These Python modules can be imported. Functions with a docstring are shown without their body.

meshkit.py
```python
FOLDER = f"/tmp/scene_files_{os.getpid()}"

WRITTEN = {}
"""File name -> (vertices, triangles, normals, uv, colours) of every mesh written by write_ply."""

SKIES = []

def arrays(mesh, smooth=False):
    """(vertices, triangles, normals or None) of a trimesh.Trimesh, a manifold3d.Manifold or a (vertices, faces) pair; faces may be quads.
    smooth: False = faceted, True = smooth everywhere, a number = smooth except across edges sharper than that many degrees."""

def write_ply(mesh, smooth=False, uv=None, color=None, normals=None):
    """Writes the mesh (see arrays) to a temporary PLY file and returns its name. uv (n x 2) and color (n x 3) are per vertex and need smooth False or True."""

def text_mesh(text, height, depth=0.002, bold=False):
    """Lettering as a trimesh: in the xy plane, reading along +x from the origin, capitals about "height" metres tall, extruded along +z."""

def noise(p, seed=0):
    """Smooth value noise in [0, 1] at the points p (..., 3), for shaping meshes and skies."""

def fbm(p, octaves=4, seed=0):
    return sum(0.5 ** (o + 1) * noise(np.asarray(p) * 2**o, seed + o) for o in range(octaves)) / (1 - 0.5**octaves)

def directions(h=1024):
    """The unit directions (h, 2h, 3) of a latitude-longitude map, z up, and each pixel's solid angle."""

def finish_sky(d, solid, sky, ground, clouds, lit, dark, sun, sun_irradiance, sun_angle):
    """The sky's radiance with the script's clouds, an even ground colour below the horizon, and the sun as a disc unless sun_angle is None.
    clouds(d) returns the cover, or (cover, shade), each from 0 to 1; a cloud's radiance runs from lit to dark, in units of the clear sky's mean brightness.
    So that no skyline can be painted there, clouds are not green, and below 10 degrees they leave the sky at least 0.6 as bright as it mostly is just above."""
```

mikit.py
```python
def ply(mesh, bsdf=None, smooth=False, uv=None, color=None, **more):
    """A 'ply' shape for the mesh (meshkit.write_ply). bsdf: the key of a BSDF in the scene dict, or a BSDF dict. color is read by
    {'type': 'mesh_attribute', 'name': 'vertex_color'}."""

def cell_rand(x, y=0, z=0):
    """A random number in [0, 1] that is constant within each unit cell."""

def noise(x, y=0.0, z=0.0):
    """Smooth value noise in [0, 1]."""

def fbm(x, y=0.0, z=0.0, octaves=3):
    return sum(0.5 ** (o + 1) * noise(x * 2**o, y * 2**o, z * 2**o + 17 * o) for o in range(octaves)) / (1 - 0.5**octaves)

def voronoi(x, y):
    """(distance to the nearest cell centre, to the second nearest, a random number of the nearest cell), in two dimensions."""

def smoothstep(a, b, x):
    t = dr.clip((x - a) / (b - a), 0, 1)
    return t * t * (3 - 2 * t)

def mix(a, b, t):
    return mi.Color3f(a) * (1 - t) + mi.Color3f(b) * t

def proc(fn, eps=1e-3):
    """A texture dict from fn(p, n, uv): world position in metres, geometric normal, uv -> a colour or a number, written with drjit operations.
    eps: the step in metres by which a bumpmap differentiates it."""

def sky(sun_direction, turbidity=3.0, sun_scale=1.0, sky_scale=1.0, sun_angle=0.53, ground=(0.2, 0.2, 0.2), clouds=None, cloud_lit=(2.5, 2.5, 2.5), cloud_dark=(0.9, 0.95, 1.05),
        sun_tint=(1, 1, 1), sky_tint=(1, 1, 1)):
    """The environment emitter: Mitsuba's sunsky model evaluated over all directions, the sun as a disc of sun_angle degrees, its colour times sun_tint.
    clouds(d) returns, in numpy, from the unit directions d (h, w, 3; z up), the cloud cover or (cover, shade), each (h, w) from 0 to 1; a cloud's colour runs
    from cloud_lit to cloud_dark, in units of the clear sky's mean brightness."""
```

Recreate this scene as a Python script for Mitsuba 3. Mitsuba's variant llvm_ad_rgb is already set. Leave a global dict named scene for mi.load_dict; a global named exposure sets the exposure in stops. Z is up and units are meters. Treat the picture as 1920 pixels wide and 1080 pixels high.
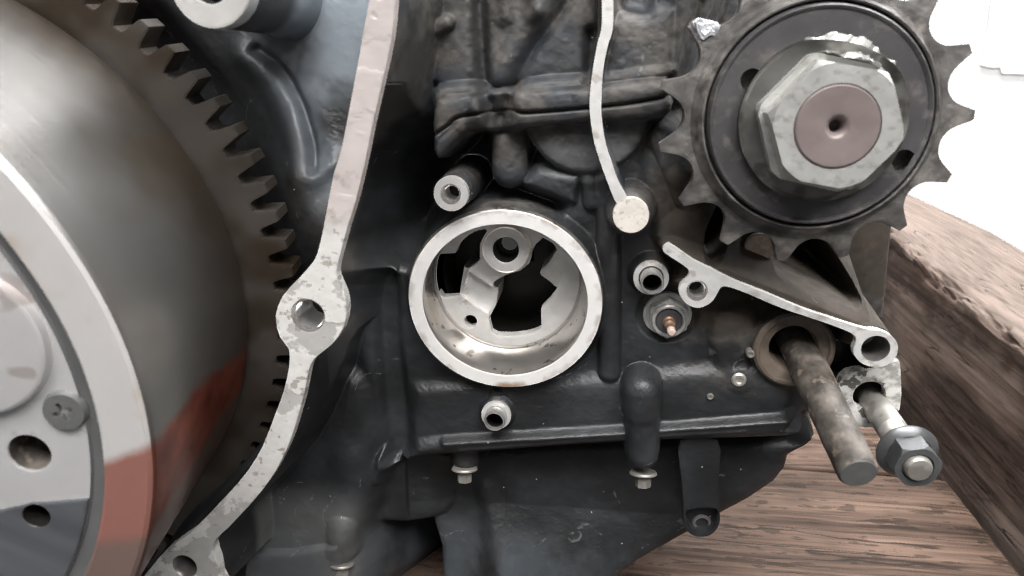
import math, numpy as np, trimesh, mitsuba as mi, mikit, meshkit, manifold3d as m3
import drjit as dr
from shapely.geometry import Polygon, Point, LineString
from shapely.ops import unary_union
T = mi.ScalarTransform4f
noise, fbm, voronoi, smoothstep, mix = mikit.noise, mikit.fbm, mikit.voronoi, mikit.smoothstep, mikit.mix
scene, labels = {'type': 'scene'}, {}

# ------------------------------------------------------------------ camera (millimetres here, metres in the scene)
FOC, VP, DIST = 1400.0, (1140.0, 105.0), 250.0          # focal length in px of a 1920 wide picture, where the face's normal vanishes, distance
PITCH = math.atan((540 - VP[1]) / FOC)
YAW = -math.atan((VP[0] - 960) / FOC * math.cos(PITCH))
FW = np.array([math.sin(YAW) * math.cos(PITCH), math.cos(YAW) * math.cos(PITCH), -math.sin(PITCH)])
RT = np.array([math.cos(YAW), -math.sin(YAW), 0.0])
UP = np.cross(RT, FW)
EYE = np.array([0.0, -DIST, 0.0])
scene['camera'] = {'type': 'thinlens', 'fov': 2 * math.degrees(math.atan(960 / FOC)), 'fov_axis': 'x', 'aperture_radius': 0.0008, 'focus_distance': 0.295,
                   'near_clip': 0.005, 'far_clip': 20.0,
                   'to_world': T().look_at(origin=(EYE / 1000).tolist(), target=((EYE + FW * 100) / 1000).tolist(), up=[0, 0, 1])}
exposure = 0.0

# ------------------------------------------------------------------ lamps
def lamp(key, centre, size, aim, power, label):
    tw = T().look_at(origin=list(centre), target=list(aim), up=[0, 1, 0.01])
    sx, sy = size
    scene[key + '__diffuser'] = {'type': 'rectangle', 'to_world': tw @ T().scale([sx / 2, sy / 2, 1]),
                                 'emitter': {'type': 'area', 'radiance': {'type': 'rgb', 'value': power}}, 'bsdf': {'type': 'diffuse', 'reflectance': {'type': 'rgb', 'value': [.8, .8, .8]}}}
    scene[key + '__housing'] = {'type': 'cube', 'to_world': tw @ T().translate([0, 0, -.021]) @ T().scale([sx / 2 + .015, sy / 2 + .015, .02]), 'bsdf': {'type': 'diffuse', 'reflectance': {'type': 'rgb', 'value': [.7, .7, .7]}}}
    labels[key] = {'label': label, 'category': 'ceiling lamp', 'group': 'ceiling lamps over the bench'}
lamp('ceiling_lamp', (0.12, -0.62, 0.80), (1.2, 0.45), (-.02, 0, -.08), [19.0, 18.7, 18.4], 'white ceiling lamp panel hanging over the engine')
lamp('ceiling_lamp_001', (0.60, 0.56, 0.90), (1.0, 0.3), (0.50, 0.80, 0.0), [30.0, 30.0, 30.0], 'added lamp panel out of view that overexposes the white wall')  # unseen lamp, added to blow out the white wall
scene['room_light'] = {'type': 'constant', 'radiance': {'type': 'rgb', 'value': [.16, .16, .162]}}

# ------------------------------------------------------------------ helpers
ROT = np.array([[1, 0, 0], [0, 0, -1], [0, 1, 0.0]])       # (u right, v up, w towards the viewer) -> (x, y, z)
def at(px, py, h):
    d = FW + RT * (px - 960) / FOC + UP * (540 - py) / FOC
    P = EYE + d * ((DIST - h) / d[1])
    return np.array([P[0], P[2]])
def pts(ps, h): return np.array([at(x, y, h) for x, y in ps])
def curve(ps, n=6, closed=True):
    """Catmull-Rom through the points."""
    p = np.asarray(ps, float); m = len(p); out = []
    for i in range(m if closed else m - 1):
        if closed: a, b, c, d = p[i - 1], p[i], p[(i + 1) % m], p[(i + 2) % m]
        else: a, b, c, d = p[max(i - 1, 0)], p[i], p[i + 1], p[min(i + 2, m - 1)]
        for t in np.arange(n) / n:
            out.append(.5 * (2 * b + (c - a) * t + (2 * a - 5 * b + 4 * c - d) * t * t + (3 * b - a - 3 * c + d) * t ** 3))
    if not closed: out.append(p[-1])
    return np.array(out)
def circ(c, r, n=64): a = np.arange(n) * 2 * math.pi / n; return np.stack([c[0] + r * np.cos(a), c[1] + r * np.sin(a)], 1)
def put(key, mesh, bsdf, smooth=30, frame=None):
    """mesh in (u, v, w) millimetres -> scene entry"""
    if isinstance(mesh, m3.Manifold):
        q = mesh.to_mesh(); mesh = trimesh.Trimesh(q.vert_properties[:, :3], q.tri_verts, process=False)
    v = np.asarray(mesh.vertices) @ (ROT if frame is None else frame[0]).T + (0 if frame is None else frame[1])
    k, n = key, 0
    while k in scene: n += 1; k = f'{key}_{n:03d}'
    scene[k] = mikit.ply(trimesh.Trimesh(v / 1000, mesh.faces, process=False), bsdf, smooth=smooth)
    return k
def tag(key, label, cat=None, group=None, kind=None):
    labels[key] = {k: v for k, v in dict(label=label, category=cat, group=group, kind=kind).items() if v}
def poly(p): 
    g = p if hasattr(p, 'geom_type') else Polygon(p)
    return g if g.is_valid else g.buffer(0)
def slab(shape, top, bottom, bevel=.3):
    """polygon extruded from bottom to top with a rounded-off front edge"""
    g = poly(shape); out = []
    for inset, lo, hi in ((0, bottom, top - bevel), (bevel * .3, top - bevel, top - bevel * .3), (bevel, top - bevel * .3, top)):
        q = g.buffer(-inset)
        for s in getattr(q, 'geoms', [q]):
            if s.is_empty: continue
            e = trimesh.creation.extrude_polygon(s, hi - lo, engine='earcut'); e.apply_translation([0, 0, lo]); out.append(e)
    return trimesh.util.concatenate(out)
def lathe(profile, c=(0, 0), n=96, wob=None):
    """profile [(r, w)...] turned about the w axis at c"""
    pr = np.asarray(profile, float); a = np.arange(n) * 2 * math.pi / n
    v = np.stack([c[0] + pr[:, None, 0] * np.cos(a), c[1] + pr[:, None, 0] * np.sin(a), np.broadcast_to(pr[:, None, 1], (len(pr), n))], -1).reshape(-1, 3)
    i, j = np.meshgrid(np.arange(len(pr) - 1), np.arange(n), indexing='ij'); q = lambda a, b: a * n + b % n
    f = np.concatenate([np.stack([q(i, j), q(i + 1, j), q(i + 1, j + 1)], -1).reshape(-1, 3), np.stack([q(i, j), q(i + 1, j + 1), q(i, j + 1)], -1).reshape(-1, 3)])
    m = trimesh.Trimesh(v, f, process=False); m.merge_vertices()
    ar = m.area_faces > 1e-12; m.update_faces(ar)
    return m
def frame_to(o, axis):
    """local w axis along 'axis' (world), origin o (world mm)"""
    w = np.asarray(axis, float); w /= np.linalg.norm(w)
    u = np.cross([0, 0, 1.0], w); u /= np.linalg.norm(u); v = np.cross(w, u)
    return np.stack([u, v, w], 1), np.asarray(o, float)
def w3(px, py, h): P = at(px, py, h); return np.array([P[0], -h, P[1]])
def arc_pts(c, r, a0, a1, n): a = np.radians(np.linspace(a0, a1, n)); return np.stack([c[0] + r * np.cos(a), c[1] + r * np.sin(a)], 1)

# ------------------------------------------------------------------ materials (procedural)
def rgb(*c): return {'type': 'rgb', 'value': list(c)}
def mat(key, base, rough=.5, metal=0.0, spec=.5, bump=None, bs=1e-4, eps=2e-4, **kw):
    b = {'type': 'principled', 'base_color': mikit.proc(base) if callable(base) else rgb(*base), 'roughness': mikit.proc(rough) if callable(rough) else float(rough), 'metallic': mikit.proc(metal) if callable(metal) else float(metal), 'specular': spec, **kw}
    if bump: b = {'type': 'bumpmap', 'arbitrary': mikit.proc(bump, eps), 'scale': bs}
    if bump: b['bsdf'] = {'type': 'principled', 'base_color': mikit.proc(base) if callable(base) else rgb(*base), 'roughness': mikit.proc(rough) if callable(rough) else float(rough), 'metallic': mikit.proc(metal) if callable(metal) else float(metal), 'specular': spec, **kw}
    scene[key] = {'type': 'twosided', 'bsdf': b}
def F(p, s, o=3): return fbm(p.x * s, p.y * s, p.z * s, o)
def N(p, s): return noise(p.x * s, p.y * s, p.z * s)

def black_paint(p, n, uv):
    dust = smoothstep(.35, .80, F(p, 42, 5)) * (.45 + .55 * F(p, 260, 3))
    c = mix((.0095, .0100, .0106), (.032, .035, .039), dust)
    dirt = smoothstep(.015, .05, p.x + (N(p, 90) - .5) * .03) * smoothstep(-.118, -.088, p.z + (N(p, 130) - .5) * .03)
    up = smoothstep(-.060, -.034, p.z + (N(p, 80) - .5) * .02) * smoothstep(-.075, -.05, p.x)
    grime = mix((.028, .026, .024), (.098, .088, .078), smoothstep(.2, .8, F(p, 330, 5)))
    d2 = dr.maximum(dirt * smoothstep(.25, .62, F(p, 110, 5)), up * smoothstep(.34, .64, F(p, 75, 5)))
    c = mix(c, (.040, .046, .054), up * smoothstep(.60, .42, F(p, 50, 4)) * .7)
    c = mix(c, grime, d2 * .8)
    wall = smoothstep(-.050, -.06, p.x) * smoothstep(-.003, -.012, p.y) * smoothstep(-.105, -.085, p.z)
    c = mix(c, (.060, .055, .049), wall * smoothstep(.30, .65, F(p, 60, 5)) * .8)
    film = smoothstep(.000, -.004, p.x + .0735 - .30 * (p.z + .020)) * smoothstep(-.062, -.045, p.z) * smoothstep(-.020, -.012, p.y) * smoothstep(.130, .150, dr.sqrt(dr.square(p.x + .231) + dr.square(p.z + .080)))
    panel = smoothstep(-.084, -.096, p.x) * smoothstep(-.155, -.172, p.z) * smoothstep(-.020, -.014, p.y)
    c = mix(c, (.10, .103, .102), panel * (.55 + .45 * F(p, 90, 4)))
    gx = p.x + .0405 + .05 * dr.abs(p.z + .02) * 0 + (F(p, 160, 4) - .5) * .004
    c = mix(c, (.010, .0095, .009), smoothstep(.0042, .0018, dr.abs(gx)) * smoothstep(-.048, -.040, p.z) * .85)
    dd = smoothstep(.0215, .0195, dr.sqrt(dr.square(p.x + .0075) + dr.square(p.z + .0195))) * smoothstep(-.026, -.030, p.z)
    c = mix(c, (.085, .087, .091), dd * .75)
    c = mix(c, (.17, .195, .22), film * smoothstep(.15, .6, F(p, 45, 4)) * .9)  # bluish gloss of the chamber plate, painted into the colour
    shelf_dirt = smoothstep(.012, .024, p.x) * smoothstep(-.094, -.088, p.z) * smoothstep(-.030, -.045, p.z) * smoothstep(-.0155, -.0125, p.y)
    c = mix(c, mix((.020, .016, .012), (.062, .047, .035), F(p, 200, 5)), shelf_dirt * .9)
    low = smoothstep(-.176, -.196, p.z) * smoothstep(.03, .01, p.x)
    c = mix(c, (.050, .057, .064), low * smoothstep(.3, .66, fbm(p.x * 70, p.z * 35, p.y * 40, 5)) * .7)
    scr = smoothstep(.014, .0, dr.abs(fbm(p.x * 60 + p.z * 25, p.z * 55 - p.x * 35, p.y * 60, 2) - .5)) * smoothstep(.60, .68, F(p, 90, 3)) * smoothstep(.45, .6, F(p, 800, 2))
    c = mix(c, (.16, .165, .17), scr * .45)
    a, b_, w = voronoi(p.x * 260 + p.y * 90, p.z * 260)
    return mix(c, (.36, .36, .35), smoothstep(.10, .03, a) * smoothstep(.986, .992, w))
def paint_rough(p, n, uv):
    sh = smoothstep(.012, .024, p.x) * smoothstep(-.098, -.090, p.z)
    up = smoothstep(-.060, -.034, p.z) * smoothstep(-.062, -.045, p.x)
    return dr.minimum(.35 + .22 * F(p, 90, 3) + .42 * sh + .16 * up, .95)
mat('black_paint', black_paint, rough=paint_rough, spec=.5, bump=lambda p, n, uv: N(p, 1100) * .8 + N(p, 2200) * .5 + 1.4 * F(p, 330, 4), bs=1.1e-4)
def alu(p, n, uv):
    c = mix((.56, .545, .525), (.72, .705, .685), F(p, 250, 5))
    s = smoothstep(.66, .80, F(p, 120, 4)) * smoothstep(.45, .6, F(p, 900, 2))
    return mix(c, (.34, .29, .24), s * .7)
def rim_alu(p, n, uv):
    c = mix((.60, .585, .565), (.74, .725, .705), F(p, 200, 5))
    r = dr.sqrt(dr.square((p.x + .0325) / 1.018) + dr.square((p.z + .0809) / .968))
    edge = smoothstep(.0305, .0326, r + (F(p, 380, 4) - .5) * .003)
    c = mix(c, (.42, .39, .36), edge * smoothstep(.40, .62, F(p, 230, 4)) * .8)
    st = dr.sqrt(dr.square((p.x + .030) * .55) + dr.square((p.z + .1128) * 1.6)) + (F(p, 300, 4) - .5) * .003
    return mix(c, (.22, .12, .055), smoothstep(.0048, .0015, st) * .85)
mat('rim_aluminium', rim_alu, rough=.45, metal=.2, bump=lambda p, n, uv: N(p, 2500), bs=1.2e-5)
mat('machined_aluminium', alu, rough=.34, metal=.55, spec=.5, bump=lambda p, n, uv: noise(dr.sqrt(dr.square(p.x + .034) + dr.square(p.z + .074)) * 2600, 1.0, 2.0) + .5 * F(p, 400, 3), bs=2.5e-5)
def bore_alu(p, n, uv):
    c = mix((.40, .378, .352), (.64, .62, .595), F(p, 110, 4))
    c = mix(c, (.42, .33, .24), smoothstep(.55, .75, fbm(p.x * 60, p.z * 60, p.y * 160, 4)) * .6)
    return mix(c, (.10, .08, .06), smoothstep(.66, .72, F(p, 330, 4)) * .7)
mat('bore_aluminium', bore_alu, rough=lambda p, n, uv: .16 + .16 * F(p, 160, 3), metal=.92, bump=lambda p, n, uv: noise(p.y * 3500, 3.0, 1.0) + F(p, 300, 3), bs=1.2e-5)
def res_t(p): return smoothstep(.47, .515, F(p, 95, 5) + (F(p, 1300, 2) - .5) * .10)
def residue(p, n, uv):
    low = smoothstep(-.040, -.056, p.z)
    c = mix(mix((.36, .35, .335), (.44, .43, .41), F(p, 300, 3)), mix((.54, .53, .505), (.66, .65, .625), F(p, 600, 3)), res_t(p))
    c = mix(c, (.25, .225, .19), smoothstep(.60, .68, F(p, 420, 4)) * smoothstep(.35, .6, F(p, 90, 3)) * .75)
    top = mix(mix((.41, .365, .35), (.51, .46, .44), F(p, 120, 4)), (.25, .21, .185), smoothstep(.60, .78, F(p, 150, 5)) * .85)
    return mix(top, c, low)
mat('gasket_face', residue, rough=.55, metal=.25, bump=lambda p, n, uv: res_t(p) + .5 * F(p, 900, 3), bs=1.4e-4)
def strip_alu(p, n, uv):
    c = mix((.48, .47, .455), (.66, .65, .635), F(p, 380, 4))
    return mix(c, (.34, .31, .27), smoothstep(.58, .76, F(p, 300, 5)) * .7)
mat('scraped_aluminium', strip_alu, rough=.5, metal=.3, bump=lambda p, n, uv: N(p, 1800), bs=3e-5)
def cast_disc(p, n, uv):
    return mix(mix((.46, .42, .37), (.66, .62, .57), F(p, 450, 3)), (.24, .20, .16), smoothstep(.56, .72, F(p, 800, 4)) * .6)
mat('cast_disc', cast_disc, rough=.7, metal=.1, bump=lambda p, n, uv: F(p, 900, 3), bs=1e-4)
mat('rusty_disc', lambda p, n, uv: mix((.24, .19, .15), (.55, .45, .37), F(p, 700, 4)), rough=.8, bump=lambda p, n, uv: F(p, 900, 3), bs=2e-4)
mat('dark_bore', (.03, .028, .026), rough=.3, metal=.6)
mat('dark_steel', lambda p, n, uv: mix((.16, .15, .145), (.30, .28, .27), F(p, 300, 3)), rough=.42, metal=.7)
mat('steel', lambda p, n, uv: mix((.50, .49, .47), (.68, .67, .65), F(p, 400, 3)), rough=.33, metal=.85)
mat('shiny_steel', (.92, .91, .89), rough=.16, metal=.95)

# rotor
mat('rotor_rim', lambda p, n, uv: rim_tint(p, mix(mix((.52, .50, .485), (.60, .58, .565), F(p, 60, 3)), (.40, .29, .20), smoothstep(.56, .74, F(p, 38, 4)) * .6), 0), rough=.45, metal=.35)
mat('rotor_side', lambda p, n, uv: rim_tint(p, mix(mix((.185, .179, .172), (.245, .237, .228), F(p, 40, 3)), (.19, .155, .118), smoothstep(.5, .7, F(p, 30, 3)) * .6), 1), rough=.33, metal=.75, bump=lambda p, n, uv: noise((p.x * RAX[0] + p.y * RAX[1] + p.z * RAX[2]) * 1600, 2.0, 0.0) + .6 * noise((p.x * RAX[0] + p.y * RAX[1] + p.z * RAX[2]) * 600, 5.0, 0.0) + .3 * F(p, 300, 2), bs=3e-5)
mat('ring_gear', lambda p, n, uv: mix(mix((.058, .051, .044), (.100, .089, .078), F(p, 60, 3)), (.032, .021, .012), smoothstep(.38, .62, F(p, 45, 3)) * .8), rough=.45, metal=.6)
mat('rotor_dark', lambda p, n, uv: mix((.11, .11, .11), (.17, .17, .17), F(p, 80, 2)), rough=.5, metal=.4)
mat('rotor_face', lambda p, n, uv: mix(mix((.47, .455, .45), (.58, .57, .57), F(p, 60, 3)), (.30, .25, .23), smoothstep(.62, .72, F(p, 110, 3)) * .6), rough=.4, metal=.4)
mat('rotor_coil', lambda p, n, uv: mix((.05, .056, .068), (.20, .205, .215), fbm(p.x * 60 + p.z * 90, p.z * 20, p.y * 20, 4)), rough=.42, metal=.5)

# sprocket
def greasy(p, n, uv):
    c = mix((.048, .045, .043), (.16, .15, .142), smoothstep(.2, .8, F(p, 220, 5)))
    return mix(c, (.33, .30, .27), smoothstep(.52, .72, F(p, 130, 5)) * (.35 + .5 * F(p, 900, 3)))
mat('sprocket_steel', greasy, rough=lambda p, n, uv: .42 + .3 * F(p, 500, 2), metal=.35, bump=lambda p, n, uv: F(p, 700, 4), bs=2.5e-4)
mat('damper_rubber', lambda p, n, uv: mix(mix((.028, .026, .028), (.072, .067, .070), F(p, 90, 5)), (.13, .118, .108), smoothstep(.55, .8, F(p, 260, 5)) * .6), rough=lambda p, n, uv: .3 + .25 * F(p, 130, 3), spec=.5, bump=lambda p, n, uv: F(p, 500, 3), bs=1.2e-4)
mat('washer_steel', lambda p, n, uv: mix(mix((.10, .098, .092), (.21, .205, .195), F(p, 200, 4)), (.06, .05, .042), smoothstep(.55, .7, F(p, 160, 3)) * .7), rough=.36, metal=.7, bump=lambda p, n, uv: F(p, 500, 3), bs=8e-5)
mat('nut_zinc', lambda p, n, uv: mix(mix((.38, .375, .355), (.56, .555, .535), F(p, 260, 5)), (.20, .188, .165), smoothstep(.50, .80, F(p, 500, 5)) * .5), rough=lambda p, n, uv: .24 + .2 * F(p, 400, 3), metal=.5, bump=lambda p, n, uv: F(p, 600, 3), bs=8e-5)
mat('shaft_brown', lambda p, n, uv: mix((.165, .132, .127), (.225, .185, .178), F(p, 240, 4)), rough=.5, metal=.35)
mat('bright_break', lambda p, n, uv: mix((.45, .46, .48), (.75, .77, .80), F(p, 700, 3)), rough=.35, metal=.5, bump=lambda p, n, uv: F(p, 600, 3), bs=3e-4)
# shafts, bolts
mat('rusty_shaft', lambda p, n, uv: mix(mix((.038, .032, .027), (.15, .132, .114), smoothstep(.25, .75, F(p, 170, 5))), (.26, .215, .175), smoothstep(.58, .74, F(p, 300, 5)) * .6), rough=.58, metal=.25, bump=lambda p, n, uv: F(p, 420, 5), bs=4e-4)
mat('shaft_end', lambda p, n, uv: mix((.10, .10, .10), (.17, .17, .165), F(p, 300, 3)), rough=.5, metal=.4)
mat('seal_brown', lambda p, n, uv: mix((.050, .037, .029), (.125, .098, .077), F(p, 300, 5)), rough=.6, bump=lambda p, n, uv: F(p, 500, 3), bs=1.5e-4)
mat('bolt_zinc', lambda p, n, uv: mix(mix((.34, .33, .30), (.52, .50, .46), F(p, 220, 3)), (.18, .16, .13), smoothstep(.55, .7, F(p, 150, 3)) * .6), rough=.4, metal=.6)
mat('black_nut', lambda p, n, uv: mix((.075, .078, .082), (.17, .172, .175), F(p, 180, 3)), rough=.36, metal=.6)
mat('bolt_head', lambda p, n, uv: mix((.16, .15, .135), (.30, .285, .26), F(p, 400, 3)), rough=.45, metal=.5)
mat('brass_brown', lambda p, n, uv: mix((.16, .09, .055), (.30, .20, .14), F(p, 800, 3)), rough=.45, metal=.5)
mat('pale_tip', (.52, .40, .34), rough=.5, metal=.2)
mat('white_residue', lambda p, n, uv: mix(mix((.30, .29, .27), (.62, .61, .585), smoothstep(.35, .62, F(p, 330, 4))), (.12, .11, .10), smoothstep(.60, .68, F(p, 280, 3))), rough=.6, metal=.2, bump=lambda p, n, uv: F(p, 500, 3), bs=2e-4)
# wood
def grain(p, ax):
    a, b, c = (p.x, p.y, p.z) if ax == 'x' else (p.y, p.x, p.z)
    w = (fbm(a * 7, b * 14, c * 14, 2) - .5) * 1.2
    return a, b, c, w, fbm(a * 22 + w, b * 620 + 4 * w, c * 620 + 3 * w, 4), fbm(a * 7, b * 130 + 3 * w, c * 130 + 5, 4)
def wood(ax, lo, hi):
    def fn(p, n, uv):
        a, b, c, w, g, g2 = grain(p, ax)
        col = mix(lo, hi, smoothstep(.25, .75, g * .5 + g2 * .5) * (.55 + .45 * smoothstep(.3, .6, fbm(a * 11, b * 16, c * 16, 3))))
        stain = smoothstep(.46, .64, fbm(a * 13, b * 26, c * 26 + 9, 5))
        col = mix(col, (.034, .022, .016), stain * .72)
        col = mix(col, (.022, .015, .011), smoothstep(.60, .66, fbm(a * 90 + 4, b * 330, c * 330, 4)) * .6)
        if ax == 'y':
            q = p.z * 260 + p.y * 130 + w * 2
            saw = smoothstep(.06, .0, dr.abs(noise(q, a * 6, 2.0) - .5)) * smoothstep(.45, .62, fbm(a * 25, c * 40, b * 40 + 7, 3))
            col = mix(col, (.045, .033, .028), saw * .55)
            col = mix(col, (.30, .235, .20), smoothstep(.52, .75, fbm(a * 12 + 3, c * 30, b * 30, 4)) * .45)
            col = mix(col, mix((.10, .076, .063), (.225, .175, .148), smoothstep(.25, .75, g * .6 + g2 * .4)), smoothstep(-.1385, -.1335, c + (F(p, 70, 3) - .5) * .006 - (b - .19) * 0 - dr.clip((a - .19) * .07, -.008, .009)) * .9)  # paler top face: light from above put into the wood colour
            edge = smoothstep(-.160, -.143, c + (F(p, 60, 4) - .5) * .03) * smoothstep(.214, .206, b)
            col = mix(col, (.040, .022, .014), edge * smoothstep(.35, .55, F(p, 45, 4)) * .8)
        crack = smoothstep(.020, .0, dr.abs(fbm(a * 7 + 7, b * 190 + 4 * w, c * 190, 2) - .5)) * smoothstep(.50, .60, fbm(a * 20, b * 40, c * 40 + 3, 2))
        return mix(col, (.016, .011, .009), crack * .85)
    return fn
def wood_bump(ax):
    def fn(p, n, uv):
        return grain(p, ax)[4]
    return fn
mat('wood_x', wood('x', (.042, .026, .019), (.235, .156, .118)), rough=.75, spec=.2, bump=wood_bump('x'), bs=3.5e-4)
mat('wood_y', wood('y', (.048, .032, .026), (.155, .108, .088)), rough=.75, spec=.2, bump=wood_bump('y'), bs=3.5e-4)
mat('seam_grey', (.55, .55, .55), rough=.8)
mat('white_wall_paint', (.86, .86, .86), rough=.8)

# ------------------------------------------------------------------ setting: white wall, wooden crate
for k, (v, f) in {'white_wall': ([[-3, .80, -1.2], [3, .80, -1.2], [3, .80, 2.2], [-3, .80, 2.2]], [[0, 1, 2], [0, 2, 3]])}.items():
    scene[k] = mikit.ply((np.array(v, float), np.array(f)), 'white_wall_paint'); tag(k, 'plain white wall behind the engine', kind='structure')
def on_wall(px, py, y=.797):
    P = EYE / 1000; d = FW + RT * (px - 960) / FOC + UP * (540 - py) / FOC; P = P + d * ((y - P[1]) / d[1]); return (P[0], P[2])
zf = -225.0
def plank(x0, x1, y0, y1, z0, z1, ax, seed, rnd=2.0, step=2.5, amp=.9):
    lo, hi = np.array([x0, y0, z0]), np.array([x1, y1, z1])
    b = trimesh.creation.box(extents=hi - lo); b.apply_translation((lo + hi) / 2)
    v, f = trimesh.remesh.subdivide_to_size(b.vertices, b.faces, step * 2.2); m = trimesh.Trimesh(v, f); m.merge_vertices()
    v = np.array(m.vertices); c = np.clip(v, lo + rnd, hi - rnd); d = v - c; L = np.linalg.norm(d, axis=1, keepdims=True)
    v = np.where(L > 0, c + d / np.maximum(L, 1e-9) * np.minimum(L, rnd), v)
    q = v * ([.012, .12, .12] if ax == 'x' else [.12, .012, .12])
    dirn = d / np.maximum(L, 1e-9)
    v = v + dirn * ((meshkit.fbm(q + seed * 13.7, 4, seed) - .5) * 2 * amp + (meshkit.fbm(v * .05 + seed, 3, seed + 5) - .5) * 2 * amp)[:, None]
    m = trimesh.Trimesh(v, m.faces, process=False)
    return m
def world_put(key, m, bsdf, smooth=40):
    scene[key] = mikit.ply(trimesh.Trimesh(np.asarray(m.vertices) / 1000, m.faces, process=False), bsdf, smooth=smooth)
pk = plank(204, 282, -60, 760, zf - 20, -131, 'y', 3, 2.5, 3.0, .8)
pv = np.array(pk.vertices); topness = np.clip((pv[:, 2] - zf) / 90, 0, 1); pv[:, 2] += topness * np.clip((pv[:, 1] - 190) * .07, -8, 9)
edge = np.exp(-((pv[:, 0] - 204) ** 2 + (pv[:, 2] + 131 - np.clip((pv[:, 1] - 190) * .07, -8, 9)) ** 2) / 60.0)
chip = np.clip(meshkit.fbm(np.stack([pv[:, 1] * .045, pv[:, 0] * .1, pv[:, 2] * .1], 1), 4, 8) - .42, 0, 1) * 26
pv[:, 0] += edge * chip * .7; pv[:, 2] -= edge * chip
pv[:, 0] += (meshkit.fbm(np.stack([pv[:, 1] * .012, pv[:, 0] * .02, pv[:, 2] * .16], 1), 3, 18) - .5) * 2.2
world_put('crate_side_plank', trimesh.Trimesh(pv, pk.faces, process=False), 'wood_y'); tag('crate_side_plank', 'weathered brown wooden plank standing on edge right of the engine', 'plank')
for i, (ya, yb, lb) in enumerate(((-34, 142, 'stained brown wooden floor board in front, under the engine'), (146, 330, 'brown wooden floor board farther back under the engine'))):
    k = 'floor_board' + (f'_{i:03d}' if i else '')
    world_put(k, plank(-330, 195 - 7 * i, ya, yb, zf - 22, zf, 'x', 7 + i, 2.0, 3.0, .8), 'wood_x'); tag(k, lb, 'board', 'floor boards of the crate')
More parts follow.
